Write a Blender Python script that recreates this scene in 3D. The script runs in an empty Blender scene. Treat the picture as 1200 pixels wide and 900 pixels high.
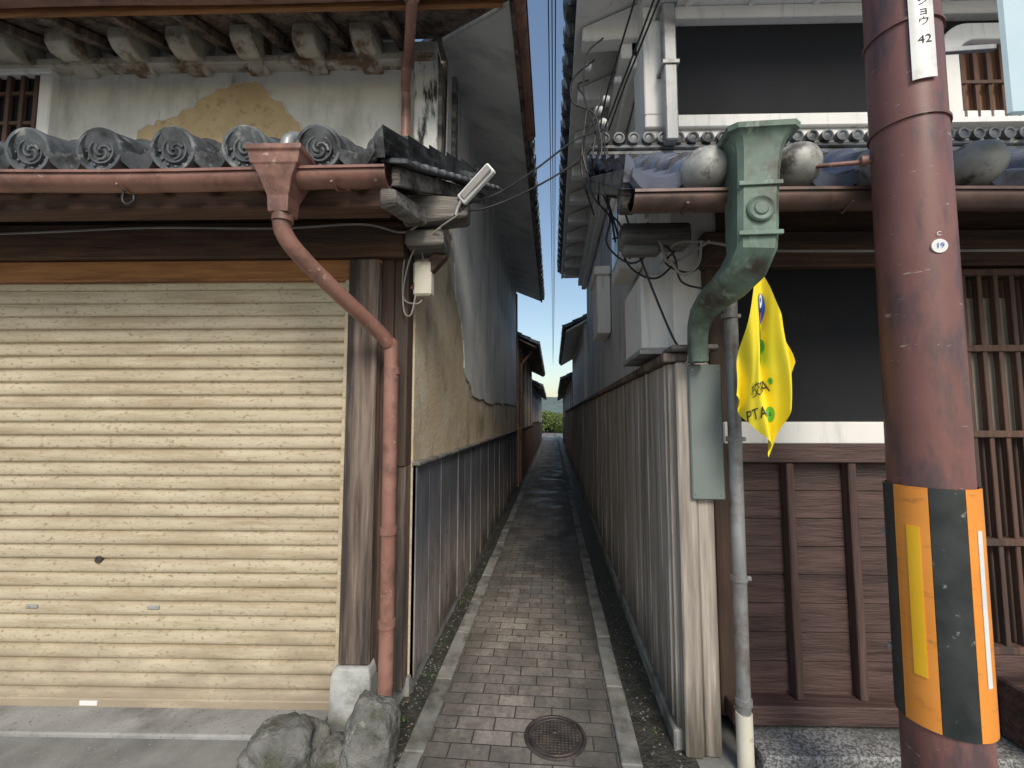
import bpy, bmesh, math, random
from mathutils import Vector, Matrix, noise
random.seed(7)
rad=math.radians
sc=bpy.context.scene
I4=Matrix.Identity(4)
def pivot(px,py,deg):
    return Matrix.Translation((px,py,0))@Matrix.Rotation(rad(deg),4,'Z')@Matrix.Translation((-px,-py,0))
ML=pivot(-.82,2.5,4); MR=pivot(.8,2.4,4)
CUR=[I4]
# ---------------- materials
def ramp(nt,src,stops):
    r=nt.nodes.new('ShaderNodeValToRGB'); e=r.color_ramp.elements
    e[0].position=stops[0][0]; e[0].color=(*stops[0][1],1); e[1].position=stops[-1][0]; e[1].color=(*stops[-1][1],1)
    for p,c in stops[1:-1]:
        n=e.new(p); n.color=(*c,1)
    nt.links.new(src,r.inputs[0]); return r.outputs[0]
def nz(nt,co,scale,vec=(1,1,1),detail=4,rough=.6,dist=0):
    m=nt.nodes.new('ShaderNodeMapping'); m.inputs['Scale'].default_value=vec; nt.links.new(co,m.inputs[0])
    n=nt.nodes.new('ShaderNodeTexNoise'); n.inputs['Scale'].default_value=scale; n.inputs['Detail'].default_value=min(detail,5)
    n.inputs['Roughness'].default_value=rough; n.inputs['Distortion'].default_value=dist
    nt.links.new(m.outputs[0],n.inputs[0]); return n.outputs[0]
def mix(nt,a,b,f,mode='MIX'):
    m=nt.nodes.new('ShaderNodeMix'); m.data_type='RGBA'; m.blend_type=mode
    for s,v in ((0,f),(6,a),(7,b)):
        if isinstance(v,bpy.types.NodeSocket): nt.links.new(v,m.inputs[s])
        elif isinstance(v,(int,float)): m.inputs[s].default_value=v
        else: m.inputs[s].default_value=(*v,1)
    return m.outputs[2]
def mth(nt,op,a,b=0.0,c=None):
    m=nt.nodes.new('ShaderNodeMath'); m.operation=op
    for i,v in enumerate((a,b,c)):
        if v is None: continue
        if isinstance(v,bpy.types.NodeSocket): nt.links.new(v,m.inputs[i])
        else: m.inputs[i].default_value=v
    return m.outputs[0]
def newmat(name):
    m=bpy.data.materials.new(name); m.use_nodes=True; nt=m.node_tree
    b=nt.nodes['Principled BSDF']; tc=nt.nodes.new('ShaderNodeTexCoord')
    return m,nt,b,tc.outputs['Object']
def bump(nt,b,h,strength,dist=.01,prev=None):
    n=nt.nodes.new('ShaderNodeBump'); n.inputs['Strength'].default_value=strength; n.inputs['Distance'].default_value=dist
    nt.links.new(h,n.inputs['Height'])
    if prev: nt.links.new(prev,n.inputs['Normal'])
    nt.links.new(n.outputs[0],b.inputs['Normal']); return n.outputs[0]
def mat(name,stops,scale=4,vec=(1,1,1),rough=.8,bs=.4,bscale=40,bvec=None,dirt=None,dscale=2,dvec=(1,1,1),dlo=.5,dhi=.7,metal=0,island=0,bd=.006,detail=4,dirt2=None,d2scale=8,d2vec=(1,1,1),d2lo=.55,d2hi=.7,spec=.4,low=None):
    m,nt,b,co=newmat(name)
    n0=nz(nt,co,scale,vec,detail)
    c=ramp(nt,n0,stops)
    if island:
        g=nt.nodes.new('ShaderNodeNewGeometry')
        f=ramp(nt,g.outputs['Random Per Island'],[(0,(1-island,)*3),(1,(1+island*.35,)*3)])
        c=mix(nt,c,f,1.0,'MULTIPLY')
    if dirt:
        f=ramp(nt,nz(nt,co,dscale,dvec,5,.65),[(dlo,(0,0,0)),(dhi,(1,1,1))])
        c=mix(nt,c,dirt,f)
    if dirt2:
        f=ramp(nt,nz(nt,co,d2scale,d2vec,5,.7),[(d2lo,(0,0,0)),(d2hi,(1,1,1))])
        c=mix(nt,c,dirt2,f)
    if low: # rising damp: (colour,height)
        sx=nt.nodes.new('ShaderNodeSeparateXYZ'); nt.links.new(co,sx.inputs[0])
        h=mth(nt,'DIVIDE',mth(nt,'ADD',sx.outputs[2],mth(nt,'MULTIPLY',mth(nt,'SUBTRACT',n0,.5),low[1]*2.2)),low[1])
        c=mix(nt,c,low[0],ramp(nt,h,[(0,(.85,)*3),(1,(0,0,0))]))
    nt.links.new(c,b.inputs['Base Color'])
    b.inputs['Metallic'].default_value=metal
    b.inputs['Specular IOR Level'].default_value=spec
    mr=nt.nodes.new('ShaderNodeMapRange'); mr.inputs[1].default_value=.3; mr.inputs[2].default_value=.7
    mr.inputs[3].default_value=max(.05,rough-.15); mr.inputs[4].default_value=min(1,rough+.12)
    nt.links.new(n0,mr.inputs[0]); nt.links.new(mr.outputs[0],b.inputs['Roughness'])
    if bs: bump(nt,b,nz(nt,co,bscale,bvec or vec,4,.65),bs,bd)
    return m
V=lambda a,k=1:tuple(x*k for x in a)
m_shut=mat('shutter_paint',[(.3,(.47,.40,.28)),(.7,(.58,.505,.37))],3,(1,1,3),rough=.5,bs=.12,dirt=(.30,.22,.13),dscale=42,dvec=(.8,1,1.6),dlo=.56,dhi=.66,dirt2=(.36,.28,.18),d2scale=1.8,d2vec=(.8,1,9),d2lo=.46,d2hi=.72,low=((.33,.27,.20),.35))
m_plL=mat('old_plaster',[(.25,(.52,.52,.48)),(.75,(.68,.67,.62))],2.5,rough=.9,bs=.3,bscale=25,dirt=(.38,.38,.35),dscale=2,dvec=(2,2,.6),dlo=.48,dhi=.72,dirt2=(.26,.25,.22),d2scale=6,d2vec=(2.5,2.5,.35),d2lo=.60,d2hi=.76)
m_plMould=mat('mouldy_plaster',[(.3,(.55,.55,.53)),(.7,(.7,.7,.67))],4,rough=.9,bs=.3,dirt=(.04,.04,.04),dscale=5,dvec=(3,3,.6),dlo=.47,dhi=.60)
m_plG=mat('grey_plaster',[(.25,(.54,.55,.55)),(.75,(.70,.71,.70))],2,rough=.9,bs=.6,bscale=12,bd=.015,dirt=(.36,.37,.38),dscale=1.6,dvec=(1,2,.7),dlo=.48,dhi=.7)
m_plW=mat('white_plaster',[(.25,(.74,.73,.70)),(.75,(.84,.83,.80))],2,rough=.85,bs=.15,bscale=20,dirt=(.50,.50,.47),dscale=5,dvec=(3,3,.4),dlo=.55,dhi=.78)
m_clay=mat('clay_wall',[(.25,(.50,.40,.27)),(.75,(.66,.55,.40))],3,rough=.95,bs=.8,bscale=30,bd=.012,dirt=(.34,.27,.19),dscale=3,dvec=(1,1,.6),dlo=.5,dhi=.66,dirt2=(.64,.59,.50),d2scale=2.5,d2lo=.5,d2hi=.7)
m_clay2=mat('ochre_clay',[(.25,(.46,.34,.19)),(.75,(.58,.45,.27))],8,rough=.95,bs=.8,bscale=40,bd=.01,dirt=(.34,.24,.13),dscale=14,dlo=.55,dhi=.7)
def wood(name,c1,c2,axis='z',dirt=(.05,.04,.035),rough=.8,island=0,bs=.6,dlo=.5,dhi=.7,dirt2=None,**k):
    vec={'z':(9,9,.5),'x':(.5,9,9),'y':(9,.5,9)}[axis]
    return mat(name,[(.3,c1),(.7,c2)],4,vec,rough=rough,bs=bs,bscale=9,bvec=vec,bd=.012,dirt=dirt,dscale=3,dvec=V(vec,.35),dlo=dlo,dhi=dhi,island=island,dirt2=dirt2,d2scale=2.2,d2vec=V(vec,.5),**k)
m_wpost=wood('weathered_post_wood',(.10,.065,.05),(.29,.23,.19),bs=1,dlo=.46,dhi=.62)
m_wdarkx=wood('dark_beam_wood',(.06,.033,.022),(.155,.09,.06),'x')
m_wdarkz=wood('dark_post_wood',(.055,.035,.025),(.13,.08,.055),'z')
m_worange=wood('brown_header_wood',(.27,.115,.045),(.46,.23,.09),'x',dirt=(.12,.06,.035))
m_wgreyx=wood('grey_weathered_wood',(.11,.10,.09),(.30,.28,.25),'x',bs=1,dlo=.45,dhi=.65)
m_fence=wood('fence_board_wood',(.29,.25,.215),(.53,.48,.42),'z',dirt=(.15,.12,.10),island=.28,dlo=.46,dhi=.72,dirt2=(.60,.59,.55),d2lo=.57,d2hi=.70,low=((.075,.07,.05),.42))
m_dado=wood('brown_panel_wood',(.05,.028,.025),(.12,.072,.062),'x',dirt=(.035,.022,.018),rough=.6)
m_dadoz=wood('brown_stile_wood',(.06,.036,.031),(.14,.085,.072),'z',dirt=(.04,.025,.02),rough=.6)
def leftboard():
    m,nt,b,co=newmat('old_dark_boarding')
    vec=(6,6,.6)
    c=ramp(nt,nz(nt,co,4,vec,5),[(.3,(.065,.070,.088)),(.7,(.155,.16,.185))])
    g=nt.nodes.new('ShaderNodeNewGeometry')
    c=mix(nt,c,ramp(nt,g.outputs['Random Per Island'],[(0,(.8,)*3),(1,(1.1,)*3)]),1.0,'MULTIPLY')
    sx=nt.nodes.new('ShaderNodeSeparateXYZ'); nt.links.new(co,sx.inputs[0])
    h=mth(nt,'ADD',sx.outputs[2],mth(nt,'MULTIPLY',mth(nt,'SUBTRACT',nz(nt,co,2.2,(2,2,.8),5),.5),1.5))
    f=ramp(nt,h,[(.35,(1,1,1)),(1.05,(0,0,0))])
    low=ramp(nt,nz(nt,co,5,vec,5),[(.3,(.18,.155,.145)),(.7,(.36,.325,.30))])
    c=mix(nt,c,low,f)
    f=ramp(nt,nz(nt,co,2.5,(2,2,.9),5,.7),[(.52,(0,0,0)),(.68,(1,1,1))]); c=mix(nt,c,(.10,.07,.05),mth(nt,'MULTIPLY',f,.6))
    f=ramp(nt,h,[(.0,(1,1,1)),(.22,(0,0,0))]); c=mix(nt,c,(.11,.09,.07),f)
    nt.links.new(c,b.inputs['Base Color']); b.inputs['Roughness'].default_value=.65
    bump(nt,b,nz(nt,co,9,vec,5),.5,.01); return m
m_lb=leftboard()
m_tile=mat('smoked_roof_tile',[(.3,(.06,.068,.075)),(.7,(.155,.168,.178))],6,rough=.42,bs=.35,bscale=35,dirt=(.035,.035,.035),dscale=5,dlo=.48,dhi=.62,island=.2,dirt2=(.30,.31,.28),d2scale=12,d2lo=.58,d2hi=.7)
m_tileb=mat('blue_grey_roof_tile',[(.3,(.13,.15,.21)),(.7,(.25,.275,.36))],4,rough=.3,bs=.2,bscale=30,dirt=(.10,.09,.09),dscale=6,dlo=.5,dhi=.64)
m_silver=mat('silvery_tile_cap',[(.3,(.24,.24,.225)),(.7,(.46,.46,.43))],9,rough=.5,bs=.25,dirt=(.11,.10,.085),dscale=14,dlo=.52,dhi=.66,metal=.1)
m_cop=mat('brown_painted_copper',[(.3,(.225,.11,.085)),(.7,(.33,.175,.135))],4,rough=.45,bs=.12,dirt=(.13,.07,.055),dscale=6,dlo=.48,dhi=.66,dirt2=(.46,.34,.28),d2scale=20,d2lo=.62,d2hi=.7)
m_copd=mat('dark_copper',[(.3,(.10,.06,.05)),(.7,(.19,.12,.10))],5,rough=.45,bs=.1,dirt=(.06,.045,.04),dscale=7,metal=.2)
m_green=mat('green_copper_patina',[(.3,(.08,.12,.092)),(.65,(.18,.26,.205))],5,(1,1,.6),rough=.5,bs=.25,dirt=(.075,.065,.048),dscale=4,dlo=.50,dhi=.66,dirt2=(.28,.37,.30),d2scale=10,d2vec=(1,1,.4),d2lo=.58,d2hi=.72)
m_conc=mat('concrete',[(.3,(.24,.24,.23)),(.7,(.35,.35,.33))],3,rough=.9,bs=.4,bscale=50,dirt=(.13,.125,.115),dscale=2.5,dlo=.46,dhi=.70,dirt2=(.13,.12,.11),d2scale=60,d2lo=.6,d2hi=.66)
m_kerb=mat('kerb_concrete',[(.3,(.20,.20,.18)),(.7,(.33,.325,.30))],6,rough=.9,bs=.4,bscale=60,dirt=(.09,.085,.07),dscale=5,dlo=.46,dhi=.66,island=.2)
m_stone=mat('grey_stone',[(.3,(.09,.09,.083)),(.7,(.22,.215,.20))],7,rough=.85,bs=1,bscale=14,bd=.03,dirt=(.32,.32,.28),dscale=9,dlo=.6,dhi=.7,dirt2=(.07,.075,.05),d2scale=5,d2lo=.48,d2hi=.63)
m_base=mat('pale_stone_base',[(.3,(.36,.37,.35)),(.7,(.52,.53,.50))],6,rough=.9,bs=.5,bscale=40,dirt=(.17,.16,.14),dscale=5,low=((.12,.12,.09),.12))
m_granite=mat('granite',[(.42,(.10,.10,.10)),(.58,(.34,.34,.33))],90,rough=.7,bs=.1,detail=2,dirt=(.10,.10,.09),dscale=4,dlo=.45,dhi=.65)
m_dirt=mat('gutter_dirt',[(.3,(.025,.025,.021)),(.7,(.085,.08,.065))],12,rough=.5,bs=1,bscale=50,bd=.02,dirt=(.16,.15,.13),dscale=30,dlo=.64,dhi=.72,dirt2=(.045,.085,.02),d2scale=4,d2lo=.55,d2hi=.68)
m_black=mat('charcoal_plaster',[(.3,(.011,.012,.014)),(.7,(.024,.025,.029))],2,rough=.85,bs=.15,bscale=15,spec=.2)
m_wire=mat('cable_rubber',[(.3,(.015,.015,.015)),(.7,(.04,.04,.04))],5,rough=.5,bs=0)
m_wireg=mat('grey_cable',[(.3,(.25,.24,.22)),(.7,(.4,.38,.35))],5,rough=.6,bs=0)
m_white=mat('white_plastic',[(.3,(.68,.68,.65)),(.7,(.80,.80,.78))],6,rough=.4,bs=0,dirt=(.45,.42,.36),dscale=8,dlo=.6,dhi=.8)
m_cream=mat('cream_plastic',[(.3,(.60,.57,.46)),(.7,(.70,.67,.56))],6,rough=.5,bs=0,dirt=(.33,.27,.2),dscale=10,dlo=.55,dhi=.7)
m_pipeg=mat('grey_steel_pipe',[(.3,(.22,.23,.23)),(.7,(.38,.39,.39))],5,(2,2,.5),rough=.45,bs=.1,dirt=(.17,.14,.12),dscale=6,dlo=.5,dhi=.68,metal=.3)
m_pole=mat('red_brown_pole_paint',[(.3,(.17,.075,.066)),(.7,(.23,.108,.095))],2.5,rough=.5,bs=.1,dirt=(.10,.065,.068),dscale=5,dvec=(2,2,.6),dlo=.48,dhi=.64,dirt2=(.42,.34,.32),d2scale=16,d2vec=(.6,.6,3.2),d2lo=.665,d2hi=.695)
m_or=mat('orange_reflector_plate',[(.3,(.76,.26,.035)),(.7,(.84,.33,.06))],4,rough=.5,bs=.05,dirt=(.5,.2,.05),dscale=12,dvec=(1,1,3),dlo=.58,dhi=.72)
m_blk=mat('black_plate',[(.3,(.02,.025,.024)),(.7,(.05,.055,.055))],6,rough=.5,bs=.05,dirt=(.22,.22,.2),dscale=25,dlo=.64,dhi=.7)
m_yel=mat('yellow_reflective_tape',[(.3,(.90,.50,.02)),(.7,(.95,.56,.03))],6,rough=.4,bs=0)
m_flag=mat('yellow_cloth',[(.3,(.86,.70,.02)),(.7,(.92,.77,.05))],6,rough=.8,bs=.1,bscale=150)
m_fg=mat('green_print',[(.3,(.10,.42,.06)),(.7,(.14,.48,.08))],6,bs=0)
m_fb=mat('blue_print',[(.3,(.03,.10,.42)),(.7,(.05,.14,.5))],6,bs=0)
m_fr=mat('red_print',[(.3,(.55,.05,.04)),(.7,(.65,.08,.05))],6,bs=0)
m_fk=mat('black_print',[(.3,(.03,.03,.03)),(.7,(.05,.05,.05))],6,bs=0)
m_fw=mat('white_print',[(.3,(.75,.75,.75)),(.7,(.8,.8,.8))],6,bs=0)
m_iron=mat('cast_iron',[(.3,(.045,.038,.036)),(.7,(.10,.085,.08))],10,rough=.55,bs=.3,metal=.4,dirt=(.14,.11,.09),dscale=9)
m_panel=mat('grey_green_notice_board',[(.3,(.155,.185,.175)),(.7,(.20,.235,.222))],3,rough=.6,bs=.05)
m_lat=wood('lattice_wood',(.07,.038,.028),(.155,.09,.065),'z')
m_inner=mat('paper_screen',[(.3,(.30,.26,.21)),(.7,(.42,.38,.31))],3,rough=.9,bs=0)
m_inner2=mat('warm_interior_wood',[(.3,(.20,.09,.045)),(.7,(.32,.16,.08))],3,rough=.7,bs=0)
m_inner3=mat('dim_interior_wood',[(.3,(.04,.025,.02)),(.7,(.09,.055,.04))],3,rough=.7,bs=0)
m_rust=mat('rusty_sheet',[(.3,(.16,.07,.04)),(.7,(.34,.18,.11))],6,rough=.8,bs=.3)
m_glass=mat('dark_window_glass',[(.3,(.04,.05,.055)),(.7,(.08,.09,.10))],3,rough=.12,bs=0)
def pavers():
    m,nt,b,co=newmat('brick_pavers')
    n=nt.nodes.new('ShaderNodeTexNoise'); n.inputs['Scale'].default_value=1.5; nt.links.new(co,n.inputs[0])
    vm=nt.nodes.new('ShaderNodeVectorMath'); vm.operation='MULTIPLY_ADD'; vm.inputs[1].default_value=(.03,.03,0)
    nt.links.new(n.outputs['Color'],vm.inputs[0]); nt.links.new(co,vm.inputs[2])
    br=nt.nodes.new('ShaderNodeTexBrick'); br.offset=.5; br.squash=1
    nt.links.new(vm.outputs[0],br.inputs['Vector'])
    for k,v in (('Scale',1),('Mortar Size',.004),('Mortar Smooth',.4),('Bias',0),('Brick Width',.2),('Row Height',.1)): br.inputs[k].default_value=v
    br.inputs['Color1'].default_value=(.21,.188,.165,1); br.inputs['Color2'].default_value=(.34,.305,.265,1); br.inputs['Mortar'].default_value=(.055,.05,.043,1)
    c=br.outputs['Color']
    s=ramp(nt,nz(nt,co,30,(1,1,1),5,.7),[(.3,(.68,.68,.68)),(.7,(1.25,1.25,1.25))]); c=mix(nt,c,s,1.0,'MULTIPLY')
    f=ramp(nt,nz(nt,co,1.6,(1.6,.8,1),5,.65),[(.42,(0,0,0)),(.66,(1,1,1))]); c=mix(nt,c,(.075,.07,.063),mth(nt,'MULTIPLY',f,.75))
    f=ramp(nt,nz(nt,co,9,(1,1,1),5,.7),[(.56,(0,0,0)),(.68,(1,1,1))]); c=mix(nt,c,(.07,.062,.05),mth(nt,'MULTIPLY',f,.6))
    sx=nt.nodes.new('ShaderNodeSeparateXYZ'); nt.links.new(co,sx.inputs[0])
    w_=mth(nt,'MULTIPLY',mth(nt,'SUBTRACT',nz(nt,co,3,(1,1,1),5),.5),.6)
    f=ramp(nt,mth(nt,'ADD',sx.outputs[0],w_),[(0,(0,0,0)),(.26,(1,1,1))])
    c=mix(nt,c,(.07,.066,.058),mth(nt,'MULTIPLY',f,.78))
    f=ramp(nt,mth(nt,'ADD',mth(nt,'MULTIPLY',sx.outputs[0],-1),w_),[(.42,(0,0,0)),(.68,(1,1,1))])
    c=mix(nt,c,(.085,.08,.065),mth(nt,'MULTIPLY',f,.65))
    nt.links.new(c,b.inputs['Base Color'])
    r=ramp(nt,nz(nt,co,2,(1,1,1),4),[(.35,(.42,)*3),(.65,(.85,)*3)]); nt.links.new(r,b.inputs['Roughness'])
    p=bump(nt,b,mth(nt,'SUBTRACT',1,br.outputs['Fac']),.8,.006)
    bump(nt,b,nz(nt,co,70,(1,1,1),4,.7),.45,.004,p)
    return m
m_pav=pavers()
m_street=mat('street_concrete',[(.3,(.20,.20,.19)),(.7,(.29,.29,.275))],2.5,rough=.85,bs=.35,bscale=80,dirt=(.11,.11,.105),dscale=1.3,dlo=.42,dhi=.66,dirt2=(.40,.39,.37),d2scale=90,d2lo=.62,d2hi=.68)
# ---------------- geometry helpers
def empty(name):
    e=bpy.data.objects.new(name,None); sc.collection.objects.link(e); e.empty_display_size=.1; return e
def mk(name,vs,fs,m,par=None,smooth=False,bevel=0,seg=1,xf=True,recalc=True,auto=None):
    me=bpy.data.meshes.new(name)
    if xf: vs=[CUR[0]@Vector(v) for v in vs]
    me.from_pydata([tuple(v) for v in vs],[],fs)
    if recalc:
        bm=bmesh.new(); bm.from_mesh(me); bmesh.ops.recalc_face_normals(bm,faces=bm.faces); bm.to_mesh(me); bm.free()
    o=bpy.data.objects.new(name,me); sc.collection.objects.link(o)
    if m: me.materials.append(m)
    if smooth:
        for p in me.polygons: p.use_smooth=True
        if auto:
            me.update()
            bm=bmesh.new(); bm.from_mesh(me)
            for e in bm.edges:
                if len(e.link_faces)==2 and e.calc_face_angle(0)>rad(auto): e.smooth=False
            bm.to_mesh(me); bm.free()
    if bevel:
        b=o.modifiers.new('b','BEVEL'); b.width=bevel; b.segments=seg; b.limit_method='ANGLE'
    if par: o.parent=par
    return o
BF=[(0,1,2,3),(4,7,6,5),(0,4,5,1),(1,5,6,2),(2,6,7,3),(3,7,4,0)]
def bv(x0,x1,y0,y1,z0,z1): return [(x0,y0,z0),(x1,y0,z0),(x1,y1,z0),(x0,y1,z0),(x0,y0,z1),(x1,y0,z1),(x1,y1,z1),(x0,y1,z1)]
def boxes(name,lst,m,par=None,bevel=.004,xf=True):
    vs=[];fs=[]
    for b in lst:
        k=len(vs); vs+=bv(*b) if len(b)==6 else b; fs+=[tuple(i+k for i in f) for f in BF]
    return mk(name,vs,fs,m,par,bevel=bevel,xf=xf)
def catmull(P,n=6):
    P=[Vector(p) for p in P]; Q=[P[0]*2-P[1]]+P+[P[-1]*2-P[-2]]; out=[]
    for i in range(1,len(Q)-2):
        for k in range(n):
            t=k/n; a,b,c,d=Q[i-1],Q[i],Q[i+1],Q[i+2]
            out.append(.5*((2*b)+(c-a)*t+(2*a-5*b+4*c-d)*t*t+(3*b-a-3*c+d)*t**3))
    out.append(P[-1]); return out
def tubes(name,paths,r,m,par=None,n=10,xf=True,sm=True,spline=False):
    vs=[];fs=[]
    for pi,P in enumerate(paths):
        P=catmull(P) if spline else [Vector(p) for p in P]
        rr=r[pi] if isinstance(r,(list,tuple)) else r
        k=len(vs); prevn=None
        for i,p in enumerate(P):
            t=((P[min(i+1,len(P)-1)]-p).normalized()+(p-P[max(i-1,0)]).normalized()) if 0<i<len(P)-1 else (P[min(i+1,len(P)-1)]-P[max(i-1,0)])
            t.normalize()
            if prevn is None:
                a=Vector((0,0,1)) if abs(t.z)<.9 else Vector((1,0,0)); nn=(a-t*a.dot(t)).normalized()
            else: nn=(prevn-t*prevn.dot(t)).normalized()
            prevn=nn; bb=t.cross(nn)
            for j in range(n):
                th=2*math.pi*j/n; vs.append(p+nn*math.cos(th)*rr+bb*math.sin(th)*rr)
        for i in range(len(P)-1):
            for j in range(n): fs.append((k+i*n+j,k+i*n+(j+1)%n,k+(i+1)*n+(j+1)%n,k+(i+1)*n+j))
        fs.append(tuple(k+j for j in range(n))[::-1]); fs.append(tuple(k+(len(P)-1)*n+j for j in range(n)))
    return mk(name,vs,fs,m,par,smooth=sm,xf=xf,auto=50)
def lathes(name,prof,items,m,par=None,n=24,xf=True,auto=40):
    vs=[];fs=[]
    for c,ax in items:
        c=Vector(c); ax=Vector(ax).normalized(); a=Vector((0,0,1)) if abs(ax.z)<.9 else Vector((1,0,0))
        u=(a-ax*a.dot(ax)).normalized(); w=ax.cross(u); k=len(vs)
        for (r,h) in prof:
            for j in range(n):
                th=2*math.pi*j/n; vs.append(c+ax*h+u*math.cos(th)*r+w*math.sin(th)*r)
        for i in range(len(prof)-1):
            for j in range(n): fs.append((k+i*n+j,k+i*n+(j+1)%n,k+(i+1)*n+(j+1)%n,k+(i+1)*n+j))
        fs.append(tuple(k+j for j in range(n))); fs.append(tuple(k+(len(prof)-1)*n+j for j in range(n)))
    return mk(name,vs,fs,m,par,smooth=True,xf=xf,auto=auto)
def loft(name,secs,m,par=None,bevel=.006,xf=True,n=None,smooth=False):
    vs=[];fs=[]
    for (x,y,z,a,b) in secs: vs+=[(x-a/2,y-b/2,z),(x+a/2,y-b/2,z),(x+a/2,y+b/2,z),(x-a/2,y+b/2,z)]
    for i in range(len(secs)-1):
        for j in range(4): fs.append((i*4+j,i*4+(j+1)%4,i*4+4+(j+1)%4,i*4+4+j))
    fs.append((0,1,2,3)); k=4*len(secs)-4; fs.append((k,k+1,k+2,k+3))
    return mk(name,vs,fs,m,par,bevel=bevel,xf=xf,seg=2)
def halfgutter(name,p0,p1,r,m,par,xf=True):
    p0=Vector(p0);p1=Vector(p1);t=(p1-p0).normalized();s=t.cross(Vector((0,0,1))).normalized();vs=[];fs=[];n=14
    L=(p1-p0).length; segs=max(1,int(L/.3))
    prof=[]
    for i in range(n+1):
        th=math.pi+math.pi*i/n; prof.append((math.cos(th)*r,math.sin(th)*r))
    prof=[(-r-.008,.0),(-r-.008,.012),(-r+.004,.012)]+prof[1:-1]+[(r-.004,.012),(r+.008,.012),(r+.008,0)]
    inner=[(x*.9,y*.9+.001) for x,y in prof[::-1]]
    pr=prof+inner; N=len(pr)
    for k in range(segs+1):
        c=p0.lerp(p1,k/segs)+Vector((0,math.sin(k*1.1)*.002,math.sin(k*.8)*.005))
        for (a,b) in pr: vs.append(c+s*a+Vector((0,0,b)))
    for k in range(segs):
        for j in range(N): fs.append((k*N+j,k*N+(j+1)%N,(k+1)*N+(j+1)%N,(k+1)*N+j))
    fs.append(tuple(range(N))); fs.append(tuple(segs*N+j for j in range(N)))
    return mk(name,vs,fs,m,par,smooth=True,xf=xf,auto=45)
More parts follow.
